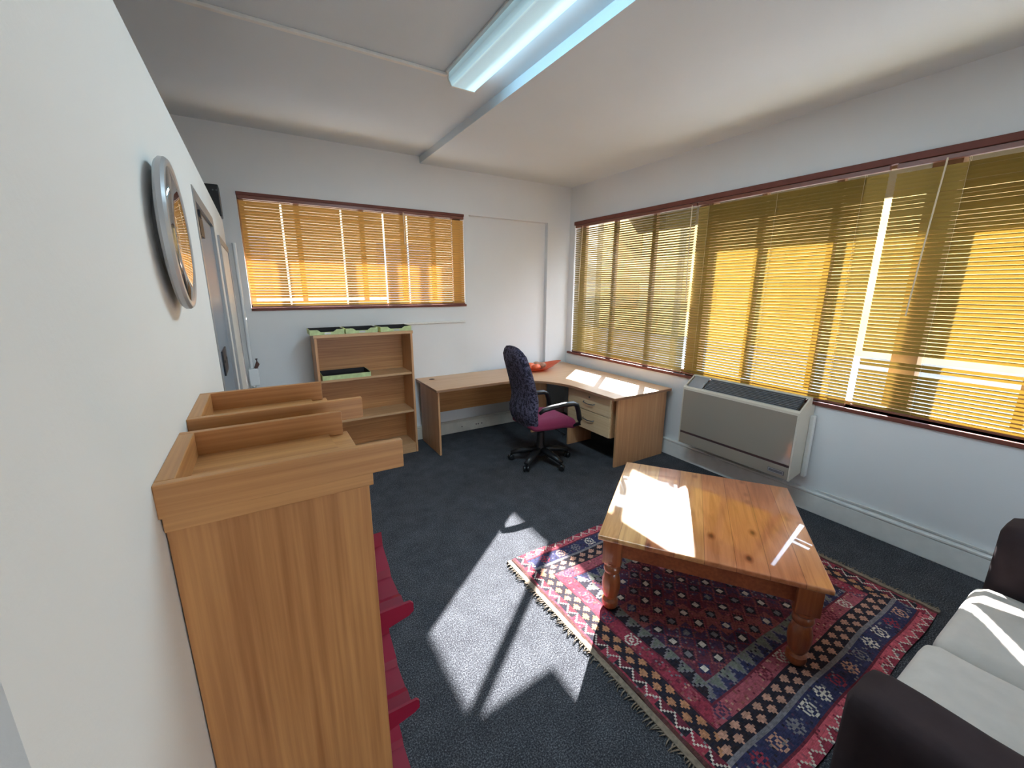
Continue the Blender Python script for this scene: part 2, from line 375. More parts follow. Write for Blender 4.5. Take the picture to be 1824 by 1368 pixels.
# door leaf and steel frame
d = thing('door_1', None, None, (XP, DY0, 0)); d['kind'] = 'structure'
bm = bmesh.new(); box(bm, -.11, .003, 0, .045, 0, DH); box(bm, -.11, .003, .815, .86, 0, DH); box(bm, -.11, .003, .045, .815, DH-.045, DH)
obj('door_frame', bm, M['steel'], d)
obj('door_leaf', B(-.052, -.010, .045, .815, .01, DH-.045, .002), M['greydoor'], d)
bm = bmesh.new(); box(bm, -.010, -.003, .27, .47, 1.39, 1.50, .002)
for yy in (.31, .43): box(bm, -.003, -.001, yy-.006, yy+.006, 1.444, 1.456)
obj('lock_plate', bm, M['darkplate'], d)
bm = bmesh.new(); box(bm, -.010, .004, .06, .20, 1.97, 2.04, .002); box(bm, -.006, .006, .12, .16, 2.04, 2.07)
obj('door_closer_bracket', bm, M['darkplate'], d)
d2 = thing('door_2', None, None, (XP, 2.98, 0)); d2['kind'] = 'structure'
bm = bmesh.new(); box(bm, 0, .012, 0, .04, 0, 2.07); box(bm, 0, .012, .86, .90, 0, 2.07); box(bm, 0, .012, .04, .86, 2.03, 2.07)
obj('door_frame', bm, M['steel'], d2)
obj('door_leaf', B(0, .006, .04, .86, .01, 2.03), M['trimw'], d2)
# skirtings and cable trunking
bm = bmesh.new(); box(bm, RX0-1.2, XR-.001, YB-.045, YB, 0, .14, .006); box(bm, -.5, RX0-1.2, YB-.045, YB, 0, .14, .006)
box(bm, -.5, XR, YB-.05, YB+.001, .145, .158, .004)
for x in (2.22, 2.25, 2.30, 2.02): box(bm, x, x+.012, YB-.047, YB-.044, .06, .075, mi=1)
struct('baseboard_back', bm, [M['scuff'], M['acline']])
bm = bmesh.new(); box(bm, XR-.04, XR, YN, YB-.05, 0, .155, .006); box(bm, XR-.045, XR, YN, YB-.05, .158, .176, .004)
struct('baseboard_right', bm, M['trimw'])
bm = bmesh.new(); box(bm, 1.36, 2.12, YB-.022, YB, 1.375, 1.398, .004)
tag(obj('cable_trunking', bm, M['trimw']), 'thin white trunking strip on the back wall right of the bookcase', 'trunking')
bm = bmesh.new(); box(bm, XO+.02, 1.215, 2.80, 2.83, ZL-.018, ZL, .004)
tag(obj('ceiling_conduit', bm, M['trimw']), 'white conduit strip across the ceiling leading to the light fitting', 'conduit')
bm = bmesh.new(); tube(bm, [(XR-.03, 1.30, .20), (XR-.02, .9, .205), (XR-.025, .5, .20), (XR-.02, .2, .20), (XR-.03, -.2, .19)], .006, 8)
tag(obj('loose_cable', bm, M['cable'], smooth=True), 'thin white cable lying along the skirting below the windows', 'cable')

# window trims: head boards and sills
struct('trim_1', B(XR-.02, XR+.03, WY0, WY1, WT-.045, WT, .004), M['brown'])
bm = bmesh.new(); box(bm, XR-.020, XR+.20, WY0, WY1+.07, WS-.03, WS, .005)
struct('trim_2', bm, M['brown'])
struct('trim_3', B(VX0, VX1, YB-.012, YB+.02, VZ1-.028, VZ1, .003), M['brown'])
struct('trim_4', B(VX0, VX1+.01, YB-.015, YB+.06, VZ0-.022, VZ0+.004, .003), M['brown'])

def window(name, axis, a0, a1, z0, z1, pos, mull, wide):
    d = thing(name, None, None, (0, 0, 0)); d['kind'] = 'structure'; bm = bmesh.new()
    def bb(p0, p1, q0, q1, t=.025):
        if axis == 'y': box(bm, pos-t, pos+t, p0, p1, q0, q1, .003)
        else: box(bm, p0, p1, pos-t, pos+t, q0, q1, .003)
    bb(a0, a1, z0, z0+.03); bb(a0, a1, z1-.05, z1); bb(a0, a0+.05, z0, z1); bb(a1-.10, a1, z0, z1)
    for m_ in mull: bb(m_-.024, m_+.024, z0+.05, z1-.05)
    for m_ in wide: bb(m_-.07, m_+.07, z0+.05, z1-.05, .05)
    obj('window_frame', bm, M['frame'], d)
    g = bmesh.new()
    if axis == 'y': box(g, pos-.003, pos+.003, a0+.03, a1-.03, z0+.03, z1-.03)
    else: box(g, a0+.03, a1-.03, pos-.003, pos+.003, z0+.03, z1-.03)
    obj('window_pane', g, M['glass'], d)
window('window_1', 'y', WY0, WY1, WS, WT, XR+.13, [3.84, 3.25, 2.10, 1.55, .42, -.2, -1.0], [2.62, .98, -.62])
window('window_rear_added', 'x', .5, 2.5, 1.0, 2.4, YN-.05, [1.5], [])  # unseen window added behind the camera to let more daylight in
window('window_2', 'x', VX0, VX1, VZ0, VZ1, YB+.13, [.42, 1.02, 1.45, 1.80], [])

# ------------------------------------------------------------------ venetian blinds
def blind(name, label, axis, a0, a1, z0, z1, pos, tilt, mt, holes, wand, group, inner_up=True, miss=None, sag=0.0):
    """slats run along axis between a0 and a1; pos = plane of the blind; inside is towards the room (negative side)"""
    t = thing(name, label, 'blind', (pos, (a0+a1)/2, z0) if axis == 'y' else ((a0+a1)/2, pos, z0), 0, group)
    ox, oy, oz = t.location
    def W(a, dep, z):    # a along the blind, dep towards the room
        return (pos-dep-ox, a-oy, z-oz) if axis == 'y' else (a-ox, pos-dep-oy, z-oz)
    def bxx(bm, aa0, aa1, d0, d1, q0, q1, bev=.002):
        p, q = W(aa0, d0, q0), W(aa1, d1, q1)
        box(bm, min(p[0], q[0]), max(p[0], q[0]), min(p[1], q[1]), max(p[1], q[1]), min(p[2], q[2]), max(p[2], q[2]), bev)
    obj('head_rail', (lambda b: (bxx(b, a0, a1, -.016, .016, z1-.028, z1), b)[1])(bmesh.new()), M['rail'], t)
    obj('bottom_rail', (lambda b: (bxx(b, a0, a1, -.012, .012, z0, z0+.014), b)[1])(bmesh.new()), M['rail'], t)
    bm = bmesh.new(); pitch, wd = .025, .0262; n = int((z1-.034-(z0+.018))/pitch); sgn = 1 if inner_up else -1
    rnd = random.Random(int(a0*97))
    for i in range(n):
        z = z0+.024+i*pitch
        if miss and i in miss: continue
        th = tilt+R(rnd.uniform(-1.6, 1.6)); dz0 = rnd.uniform(-.0006, .0006)
        segs = []; cur = a0+.003
        for h in holes: segs.append((cur, h-.008, True)); segs.append((h-.008, h+.008, False)); cur = h+.008
        segs.append((cur, a1-.003, True))
        def strip(s0, s1, u0, u1, nn=3):
            prev = None
            for j in range(nn+1):
                u = u0+(u1-u0)*j/nn
                dep = u*wd*math.cos(th); zz = z+dz0+sgn*u*wd*math.sin(th)+.0016*(1-4*u*u)
                A = bm.verts.new(W(s0, dep, zz)); Bq = bm.verts.new(W(s1, dep, zz))
                if prev: bm.faces.new([prev[0], prev[1], Bq, A])
                prev = (A, Bq)
        for s0, s1, full in segs:
            if full: strip(s0, s1, -.5, .5)
            else: strip(s0, s1, -.5, -.30, 1); strip(s0, s1, .30, .5, 1)
    s = obj('slats', bm, mt, t, smooth='all')
    for h in holes:
        bm = bmesh.new()
        for dd in (-.0135, .0135): tube(bm, [W(h, dd, z1-.02), W(h, dd, z0+.01)], .0006, 5)
        obj('ladder_cord', bm, M['cord'], t)
    if wand:
        bm = bmesh.new(); p = [W(wand[0]+wand[2]*f, .03+.01*math.sin(f*3), z1-.02-(wand[1])*f) for f in (0, .3, .6, 1)]
        tube(bm, p, .0045, 8); obj('tilt_wand', bm, M['cord'], t, smooth=True)
    return t
G1 = 'blinds on the window wall'
blind('venetian_blind', 'yellow venetian blind nearest the room corner, slats letting sun onto the desk', 'y', 2.665, 4.44, WS+.012, WT-.05, XR-.002, R(45), M['slat_a'], [4.17, 3.0], (4.28, .95, .03), G1, inner_up=False)
blind('venetian_blind', 'middle golden venetian blind above the console heater', 'y', 1.232, 2.645, WS+.012, WT-.05, XR-.002, R(57), M['slat_a'], [2.53, 1.93, 1.36], (2.70, .9, -.03), G1, miss=None)
blind('venetian_blind', 'yellow venetian blind right of the bright gap, above the bare wall', 'y', -.5, 1.196, WS+.022, WT-.05, XR-.002, R(57), M['slat_a'], [.86, .05], (.955, .95, .035), G1, miss=(11, 14, 15))
G2 = 'blinds on the back window'
blind('venetian_blind', 'golden brown venetian blind on the left half of the back window', 'x', VX0+.01, 1.205, VZ0+.006, VZ1-.03, YB-.004, R(58), M['slat_b'], [.28, .80], None, G2, miss=(2,))
blind('venetian_blind', 'golden brown venetian blind on the right half of the back window', 'x', 1.215, VX1-.01, VZ0+.006, VZ1-.03, YB-.004, R(58), M['slat_b'], [1.46, 1.98], (1.42, .32, .0), G2)

# ------------------------------------------------------------------ outside
struct('ground_outside', B(-30, 60, -40, 60, -.9, -.8), M['ground'])
bm = bmesh.new()
prism(bm, [(-5, 2.44), (3.74, 2.44), (4.22, 2.96), (4.22, 3.3), (-5, 3.3)], 'x', 4.08, 4.12)
tag(obj('awning', bm, M['awning']), 'dark awning outside shading the top of the windows', 'awning')
tag(obj('eaves_beam', B(-3, 3.5, YB+.55, YB+.62, 2.62, 3.2), M['awning']), 'dark eaves board outside above the back window', 'eaves')
b = thing('added_sun_blocker', 'added dark outdoor beam on two posts trimming the sun patch, faint through the corner blind', 'added_sun_blocker', (6.1, 5.6, -.8))  # added blocker: its shadow gives the floor sun patch its right-hand edge
obj('beam', B(-.1, .15, -1.05, 1.0, 4.09, 4.29), M['awning'], b)
for yy in (-1.04, .92): obj('post', B(-.04, .04, yy, yy+.08, 0, 4.09), M['awning'], b)
b = thing('building', 'ochre building seen dimly through the blinds across the yard', 'building', (20, 0, -.8))
obj('wall', B(0, 6, -30, 34, 0, 7.6), M['ochre'], b)
obj('roof', (lambda q: prism(q, [(-.8, 7.6), (6.8, 7.6), (3, 9.2)], 'y', -30.5, 34.5))(bmesh.new()), M['awning'], b)
for i in range(12):
    for z in (1.4, 4.4): obj('window', B(-.05, .02, -28+i*5.1, -26+i*5.1, z, z+1.5), M['ochredark'], b)
b = thing('neighbouring_house', 'brick house seen dimly through the back window blinds', 'house', (0, 13, -.8))
obj('wall', B(-12, 12, 0, 5, 0, 5.6), M['brick'], b)
obj('roof', (lambda q: prism(q, [(-.6, 5.6), (5.6, 5.6), (2.5, 7.4)], 'x', -12.4, 12.4))(bmesh.new()), M['awning'], b)
for i in range(5): obj('window', B(-10+i*4.4, -8.4+i*4.4, -.05, .02, 2.2, 3.9), M['acgrey'], b)

# ------------------------------------------------------------------ ceiling batten light
def batten(loc, label):
    t = thing('ceiling_light', label, 'light', loc, 0, None)
    L = 1.9; prof = [(-.09, 0), (-.095, -.05), (-.075, -.085), (.085, -.085), (.10, -.05), (.095, 0)]
    obj('fitting_body', B(-.11, .115, 0, L, -.012, 0, .002), M['trimw'], t)
    bm = bmesh.new(); prism(bm, prof, 'y', .012, L-.012)
    obj('diffuser', bm, M['diffuser'], t)
    for q0 in (0, L-.012): obj('end_cap', prism(bmesh.new(), [(x*1.03, z*1.03) for x, z in prof], 'y', q0, q0+.012), M['trimw'], t)
    ld = bpy.data.lights.new('tube_light', 'AREA'); ld.shape = 'RECTANGLE'; ld.size = .14; ld.size_y = L-.1; ld.energy = 32; ld.color = (.62, .86, 1.0)
    lo = bpy.data.objects.new('tube_light', ld); C.objects.link(lo); lo.parent = t; lo.location = (0, L/2, -.10)
    ld = bpy.data.lights.new('tube_light_side', 'AREA'); ld.shape = 'RECTANGLE'; ld.size = L-.1; ld.size_y = .05; ld.energy = 3.4; ld.color = (.55, .80, 1.0)
    lo = bpy.data.objects.new('tube_light_side', ld); C.objects.link(lo); lo.parent = t; lo.location = (.112, L/2, -.045); lo.rotation_euler = (R(90), 0, R(90))
    return t
batten((1.305, .88, ZL), 'long fluorescent ceiling light with glowing pale blue prismatic cover')

# ------------------------------------------------------------------ wall clock
t = thing('wall_clock', 'round silver-rimmed wall clock with domed glass on the left wall', 'clock', (XP, 1.16, 1.885))
seg = 64
obj('clock_case', lathe(bmesh.new(), [(.085, 0), (.09, .010), (.130, .012), (.147, .015), (.152, .02), (.152, .028), (.148, .033), (.141, .034), (.135, .031), (.134, .022), (.001, .021)], seg, axis='x'), M['silver'], t, smooth=True)
obj('clock_face', lathe(bmesh.new(), [(.0001, .023), (.133, .023), (.133, .0225), (.0001, .0225)], seg, axis='x'), plain('clock_face_white', (224, 224, 220), .5), t)
for i in range(12):
    a = i*PI/6; c_, s_ = math.cos(a), math.sin(a); mt = Matrix.Translation((0.0235, s_*.105, c_*.105)) @ Matrix.Rotation(-a, 4, 'X')
    obj('hour_mark', B(-.0004, .0004, -.0025, .0025, -.010 if i % 3 else -.016, .010, mtx=mt), M['steel'], t)
obj('hour_hand', B(.0245, .0255, -.003, .003, -.02, .062, mtx=Matrix.Rotation(R(-60), 4, 'X')), M['steel'], t)
obj('minute_hand', B(.0265, .0275, -.002, .002, -.02, .090, mtx=Matrix.Rotation(R(-10), 4, 'X')), M['steel'], t)
obj('clock_glass', lathe(bmesh.new(), [(.0001, .040), (.05, .039), (.09, .0365), (.135, .032), (.135, .031), (.09, .0355), (.05, .038), (.0001, .039)], seg, axis='x'), M['domeglass'], t, smooth='all')

# ------------------------------------------------------------------ small fittings at the far left
t = thing('wall_speaker', 'small black speaker box on the back wall behind the partition', 'speaker', (-.235, YB-.16, 2.36))
obj('speaker_case', B(-.07, .065, 0, .16, 0, .25, .006), M['black'], t)
bm = bmesh.new(); box(bm, .02, .03, -.003, .0, .20, .21); box(bm, .045, .055, -.003, 0, .20, .21); obj('speaker_screw', bm, M['chrome'], t)
t = thing('riser_pipe', 'glossy white vertical pipe with valve box in the far left corner', 'pipe', (-.118, YB-.16, .95))
bm = bmesh.new(); tube(bm, [(0, 0, 1.2), (0, 0, .04)], .015, 14); obj('pipe', bm, M['whitegloss'], t, smooth=True)
obj('valve_box', B(-.03, .05, -.04, .03, -.06, .10, .008), M['whitegloss'], t)
bm = bmesh.new(); tube(bm, [(.03, -.02, .10), (.05, -.02, .14), (.045, -.02, .19)], [.014, .018, .012], 10); obj('valve_handle', bm, plain('brown_valve', (92, 58, 50), .5), t, smooth=True)
bm = bmesh.new(); tube(bm, [(0, 0, .0), (0, 0, -.95)], .014, 12); obj('lower_pipe', bm, M['whitegloss'], t, smooth=True)

# ------------------------------------------------------------------ brochure cabinets
def cabinet(y0, label, w=.235):
    t = thing('brochure_cabinet', label, 'cabinet', (XP+.002, y0, 0), 0, 'tray-topped oak brochure cabinets along the left wall')
    W_, H_ = .287, 1.435; th = .016
    obj('side_panel', B(0, W_, 0, th, 0, H_, .0012), M['oakz'], t)
    obj('side_panel', B(0, W_, w-th, w, 0, H_, .0012), M['oakz'], t)
    obj('back_panel', B(0, .006, th, w-th, 0, H_), M['oakz'], t)
    obj('top_board', B(0, W_+.006, -.010, w+.003, H_, H_+.026, .0015), M['oakx'], t)
    obj('plinth', B(.006, W_-.02, th, w-th, 0, .06), M['oakx'], t)
    z0, z1 = H_+.026, H_+.078
    obj('tray_side', B(-.002, W_+.060, -.018, -.003, z0, z1, .0015), M['oakx'], t)
    obj('tray_side', B(-.002, W_-.005, w-.016, w-.001, z0, z1, .0015), M['oakx'], t)
    obj('tray_back', B(-.002, .022, -.003, w-.016, z0, z1, .0015), M['oaky'], t)
    pts = [(.02, -.003)]
    for i in range(9):
        a = PI/2*i/8; pts.append((W_+.02-.055*math.sin(a), -.003+(w-.013)*(1-math.cos(a))))
    pts += [(.02, w-.016)]
    obj('tray_floor', prism(bmesh.new(), pts, 'z', H_+.026, H_+.032), M['oakx'], t)
    return t
cabinet(.715, 'nearer oak cabinet topped by an open wooden tray, crimson racks in its front')
cabinet(1.055, 'farther oak cabinet topped by an open wooden tray, behind the nearer one')
def red_rack(z, label):
    t = thing('brochure_rack', label, 'rack', (XP+.16, .735, z), 0, 'crimson brochure racks in the nearer cabinet')
    P_ = [(.190, .075), (.186, .040), (.130, .012), (.122, -.004), (.060, -.006), (.040, .004), (.014, -.004), (.003, .012), (.0005, .010)]
    bm = bmesh.new(); rows = []
    for side in (0, 1):
        rows.append([(px_, pz_) for px_, pz_ in P_])
    th = .004; outer = P_; inner = [(a, b_-th) for a, b_ in P_][::-1]
    prism(bm, outer+inner, 'x', -.12, .187)
    obj('rack_shelf', bm, M['red'], t)
    lp = [(-.12, .014), (.195, .014), (.201, .008), (.201, -.010), (.190, -.018), (.10, -.040), (-.12, -.040)]
    obj('rack_lip', prism(bmesh.new(), lp, 'y', -.001, .005), M['red'], t)
    return t
red_rack(1.125, 'upper crimson plastic rack sticking out of the nearer cabinet')
red_rack(.868, 'second crimson plastic rack down, below the upper one')
red_rack(.612, 'lowest crimson plastic rack, only its corner showing at the frame bottom')

# ------------------------------------------------------------------ bookcase
t = thing('bookcase', 'low beech bookcase against the back wall between cabinets and desk', 'bookcase', (.405, 4.20, 0))
BW, BD, BH = .935, .33, 1.345; th = .022
obj('side_panel', B(0, th, 0, BD, 0, BH-.03, .0015), M['beechz'], t)
obj('side_panel', B(BW-th, BW, 0, BD, 0, BH-.03, .0015), M['beechz'], t)
obj('top_board', B(-.006, BW+.006, -.006, BD, BH-.03, BH, .003), M['beechx'], t)
for z in (.10, .485, .905): obj('shelf', B(th, BW-th, .012, BD-.01, z-.022, z, .0015), M['beechx'], t)
obj('back_panel', B(th, BW-th, BD-.01, BD-.002, 0, BH-.03), M['oakx'], t)
obj('plinth', B(th, BW-th, .006, .022, 0, .078), M['beechx'], t)

def letter_tray(loc, rz, label, win=True, wx=.30, dy=.25):
    t = thing('letter_tray', label, 'tray', loc, rz, 'green and black letter trays')
    H = .048; th = .004
    bm = bmesh.new(); box(bm, th, wx-th, th, dy-th, 0.001, .005, mi=0)
    obj('tray_base', bm, M['trayblack'], t)
    if win: pts = [(0, 0), (wx, 0), (wx, H), (wx*.78, H), (wx*.68, H*.55), (wx*.32, H*.55), (wx*.22, H), (0, H)]
    else: pts = [(0, 0), (wx, 0), (wx, H*.9), (0, H*.9)]
    obj('tray_front', prism(bmesh.new(), pts, 'y', 0, th), M['green'], t)
    obj('tray_side', B(0, th, th, dy, 0, H), M['green'], t); obj('tray_side', B(wx-th, wx, th, dy, 0, H), M['green'], t)
    bm = bmesh.new(); box(bm, th, wx-th, dy-th, dy, 0, H)
    box(bm, th, th+.001, th, dy-th, .005, H-.001); box(bm, wx-th-.001, wx-th, th, dy-th, .005, H-.001)
    obj('tray_lining', bm, M['trayblack'], t)
    if win:
        bm = bmesh.new(); box(bm, wx*.42, wx*.60, -.002, 0, H*.12, H*.42); obj('label_holder', bm, M['silver'], t)
    return t
letter_tray((.375, 4.195, BH+.001), 0, 'leftmost green letter tray on the bookcase top')
letter_tray((.69, 4.20, BH+.001), 0, 'middle green letter tray on the bookcase top')
letter_tray((1.02, 4.205, BH+.001), 0, 'rightmost green letter tray on the bookcase top', wx=.315)
letter_tray((.445, 4.215, .906), 0, 'black lined green tray alone on the upper shelf of the bookcase', win=False, wx=.45, dy=.28)

# ------------------------------------------------------------------ L-shaped desk
t = thing('corner_desk', 'L-shaped beech desk in the room corner with curved inner edge', 'desk', (0, 0, 0))
DZ = .745; TH = .026
pts = [(1.47, YB-.002), (1.47, 3.905), (2.25, 3.905)]
for i in range(1, 12):
    a = PI/2*i/12; pts.append((2.25+.57*math.sin(a), 3.905-.62*(1-math.cos(a))))
pts += [(2.82, 3.285), (2.82, 2.725), (3.655, 2.725), (3.655, YB-.002)]
obj('desk_top', prism(bmesh.new(), pts, 'z', DZ-.003, DZ), M['desktop'], t)
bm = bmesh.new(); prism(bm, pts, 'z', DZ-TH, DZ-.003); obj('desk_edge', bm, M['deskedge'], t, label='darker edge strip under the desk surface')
obj('end_panel', B(1.50, 1.522, 3.955, YB-.07, 0, DZ-TH, .0015), M['beechz'], t)
obj('end_panel', B(2.90, 3.62, 2.755, 2.777, 0, DZ-TH, .0015), M['beechz'], t)
obj('leg_panel', B(2.76, 2.985, 4.05, 4.072, 0, DZ-TH, .0015), M['beechz'], t)
obj('leg_panel', B(2.90, 3.26, 3.50, 3.522, 0, DZ-TH, .0015), M['beechz'], t)
obj('modesty_panel', B(1.522, 2.86, 4.42, 4.438, .34, DZ-TH, .001), M['oakx'], t)
obj('pedestal_case', B(2.905, 3.45, 2.84, 3.50, .285, DZ-TH-.001, .0015), M['beechy'], t)
for z0, z1, lock in ((.508, .70, True), (.29, .50, False)):
    dw = obj('drawer', B(2.884, 2.905, 2.845, 3.495, z0, z1, .0015), M['drawer'], t)
    bm = bmesh.new(); hz = (z0+z1)/2+(-.01 if lock else .02)
    tube(bm, [(2.884, 3.235, hz), (2.862, 3.225, hz-.004), (2.860, 3.15, hz-.012), (2.862, 3.075, hz-.004), (2.884, 3.065, hz)], .005, 8)
    obj('handle', bm, M['chrome'], dw, smooth=True, label='grey bow handle')
    if lock: obj('lock', lathe(bmesh.new(), [(.0001, -.004), (.010, -.004), (.010, 0), (.0001, 0)], 16, c=(2.884, 3.15, .655), axis='x'), M['chrome'], dw)
for gx, gy in ((1.62, 4.44), (3.36, 3.86), (3.30, 4.40)):
    obj('cable_grommet', lathe(bmesh.new(), [(.0001, .0008), (.022, .0008), (.024, .002), (.032, .002), (.033, 0)], 20, c=(gx, gy, DZ)), plain('grommet_%d' % int(gx*10), (92, 66, 54), .5), t, smooth=True)

# orange dish with wood shavings on the desk
t = thing('orange_dish', 'pointed orange plastic dish holding brown scraps on the desk corner', 'dish', (2.95, 4.30, DZ+.001))
bm = bmesh.new(); rows = []
for r_, z_ in ((.03, .004), (.12, .006), (.20, .035), (.26, .07)):
    rows.append([(r_*math.cos(a)*(1.3+.35*max(0, math.cos(a))**3), r_*math.sin(a)*.8*(1+.12*math.cos(5*a)), z_*(1+.35*math.cos(2*a+.4))) for a in [2*PI*i/30 for i in range(30)]])
grid_surface(bm, rows, closed=True); bm.faces.new([v for v in bm.verts[:30]])
bmesh.ops.solidify(bm, geom=bm.faces[:], thickness=.006)
obj('dish', bm, M['orange'], t, smooth='all')
for i, (x, y, z, s) in enumerate(((-.05, 0, .05, .06), (.06, .02, .055, .055), (.0, -.06, .05, .05), (.13, -.01, .055, .045), (-.12, .02, .055, .05))):
    bm = bmesh.new(); bmesh.ops.create_icosphere(bm, subdivisions=3, radius=s, matrix=Matrix.Translation((x, y, z)) @ Matrix.Diagonal((1.2, .9, .8, 1)))
    rr = random.Random(i)
    for v in bm.verts: v.co += Vector((rr.uniform(-1, 1), rr.uniform(-1, 1), rr.uniform(-1, 1)))*.004
    o_ = obj('wood_scrap', bm, M['shell'] if i % 2 else M['orange'], t, smooth='all')

# ------------------------------------------------------------------ office chair
t = thing('office_chair', 'high-backed swivel chair with purple figured back and burgundy seat', 'chair', (2.36, 3.29, 0), R(-2))
for i, a in enumerate((146, 210, 280, 349, 63)):
    a = R(a); c_, s_ = math.cos(a), math.sin(a)
    bm = bmesh.new(); tube(bm, [(.02*c_, .02*s_, .125), (.12*c_, .12*s_, .128), (.22*c_, .22*s_, .108), (.31*c_, .31*s_, .082)], [.046, .042, .035, .025], 10, flat=.8)
    lg = obj('base_leg', bm, M['black'], t, smooth='all')
    bm = bmesh.new(); sgn = Matrix.Rotation(a+R(35), 4, 'Z')
    for s in (-1, 1):
        b2 = bmesh.new(); lathe(b2, [(.0001, -.012), (.024, -.012), (.030, -.006), (.030, .006), (.024, .012), (.0001, .012)], 16, axis='y')
        bmesh.ops.transform(b2, matrix=Matrix.Translation((.31*c_, .31*s_, .031)) @ sgn @ Matrix.Translation((0, s*.017, 0)), verts=b2.verts[:])
        me_ = bpy.data.meshes.new('tmp'); b2.to_mesh(me_); b2.free(); bm.from_mesh(me_); bpy.data.meshes.remove(me_)
    tube(bm, [(.31*c_, .31*s_, .03), (.31*c_, .31*s_, .075)], .010, 8)
    obj('caster', bm, M['black'], lg, smooth=True)
obj('gas_lift', lathe(bmesh.new(), [(.046, .07), (.055, .09), (.052, .16), (.042, .19), (.040, .33), (.032, .335), (.032, .40)], 20), M['black'], t, smooth=True)
obj('seat_mechanism', B(-.12, .10, -.09, .09, .385, .425, .012), M['black'], t)
bm = bmesh.new(); tube(bm, [(.03, -.08, .40), (.06, -.20, .395), (.09, -.26, .37), (.09, -.27, .33)], .006, 8)
tube(bm, [(.085, -.245, .375), (.095, -.285, .365)], .012, 8); obj('height_lever', bm, M['black'], t, smooth=True)
bm = pillow(-.23, .29, -.24, .25, .405, .515, r=.045, nx=16, ny=16, puff=.015)
for v in bm.verts:
    u = v.co.x
    if u > .10: v.co.z -= (u-.10)**2*1.1
    v.co.z += .05*max(0, (-u-.05))
    v.co.y *= 1-.10*max(0, (-u)/.23)
obj('seat', bm, M['burg'], t, smooth='all')
# back: profile swept in z
bm = bmesh.new(); rows = []
prof = [(.40, -.14, .13), (.405, -.15, .175), (.43, -.175, .205), (.48, -.20, .226), (.54, -.215, .238), (.60, -.218, .238), (.66, -.205, .228), (.72, -.20, .222), (.80, -.215, .218), (.90, -.24, .215), (1.0, -.27, .210), (1.08, -.295, .202), (1.15, -.315, .185), (1.20, -.328, .155), (1.23, -.336, .11), (1.24, -.338, .05)]
for z, x, hw in prof:
    row = []; thk = .05 if z < 1.15 else .05*max(.25, (1.25-z)/.10)
    if z < .42: thk = .03
    for k_ in range(28):
        a = 2*PI*k_/28; ca, sa = math.cos(a), math.sin(a)
        y = hw*(abs(sa)**.55)*(1 if sa >= 0 else -1)
        dx = thk*(abs(ca)**.8)*(1 if ca >= 0 else -1)
        row.append((x+dx+.10*(y*y)*2.0, y*1.06+.018, z))
    rows.append(row)
vr = grid_surface(bm, rows, closed=True); bm.faces.new(vr[0][::-1]); bm.faces.new(vr[-1])
obj('backrest', bm, M['figured'], t, smooth='all')
for s in (-1, 1):
    bm = bmesh.new(); y = s*.265
    tube(bm, [(-.17, s*.235, .61), (-.15, y, .645), (-.06, y, .66), (.10, y, .668), (.20, y, .665), (.245, y, .645), (.27, y, .58), (.29, y, .49), (.30, y-.01*s, .44), (.24, s*.22, .42)], [.022, .027, .031, .032, .032, .031, .029, .028, .027, .022], 10, flat=.8)
    obj('armrest', bm, M['black'], t, smooth='all')

# ------------------------------------------------------------------ pine coffee table
t = thing('coffee_table', 'square varnished pine coffee table with turned legs on the kilim', 'table', (2.14, 1.30, .0125), R(35.2))
HS = .522; TZ = .478
obj('table_top', B(-HS, HS, -HS, HS, TZ-.028, TZ, .006, 3), M['pine'], t, smooth=True)
ap = .115; q = HS-.075
for a in range(4):
    obj('apron', B(-q+.04, q-.04, q-.012, q+.012, TZ-.028-ap, TZ-.028, .001, mtx=Matrix.Rotation(a*PI/2, 4, 'Z')), M['pineapron'], t)
LP = [(.030, 0), (.040, .01), (.046, .03), (.044, .05), (.030, .062), (.036, .072), (.045, .095), (.051, .14), (.050, .175), (.040, .215), (.033, .225), (.043, .235), (.047, .248), (.043, .262), (.036, .27), (.050, .285), (.052, .30)]
for sx_ in (-1, 1):
    for sy_ in (-1, 1):
        bm = bmesh.new(); lathe(bm, LP, 28, c=(sx_*q, sy_*q, 0)); box(bm, sx_*q-.05, sx_*q+.05, sy_*q-.05, sy_*q+.05, .30, TZ-.028, .004)
        obj('leg', bm, M['pineleg'], t, smooth=True)

# ------------------------------------------------------------------ kilim rug
RX, RY, CU, CV, CS = 1.245, .41, 182, 164, .01
random.seed(3)
pal = dict(maroon=(108, 58, 72), purple=(84, 60, 84), brick=(146, 84, 82), rose=(168, 88, 98), red=(152, 60, 76), dkred=(116, 50, 62), black=(50, 44, 52), navy=(60, 60, 90),
           orange=(186, 132, 98), salmon=(194, 146, 126), white=(214, 202, 188), grey=(128, 122, 126), sage=(120, 122, 112), brown=(92, 60, 56), pink=(206, 96, 108))
HOOK = ["..###..", ".#...#.", "#.##..#", "#.#.#.#", "#..##.#", ".#...#.", "#.###.#"]
STAR = ["..#.#..", ".##.##.", "#..#..#", ".#####.", "#..#..#", ".##.##.", "..#.#.."]
def motif(u, v, per, cols, bgc, bmp=HOOK, off=0):
    k_ = (u+off)//per; uu = (u+off) % per-(per-7)//2
    if 0 <= uu < 7 and 0 <= v < 7 and bmp[v][uu] == '#': return cols[k_ % len(cols)]
    return bgc
def stepped(u, v, wid, A, Bc):
    h = wid//2; r_ = v//h; vv = v % h; cu = (u+(4 if r_ else 0)) % 8
    return A if abs(cu-4)+abs(vv-h//2) <= 2 or (abs(cu-4) <= 2 and abs(vv-h//2) <= 0) else Bc
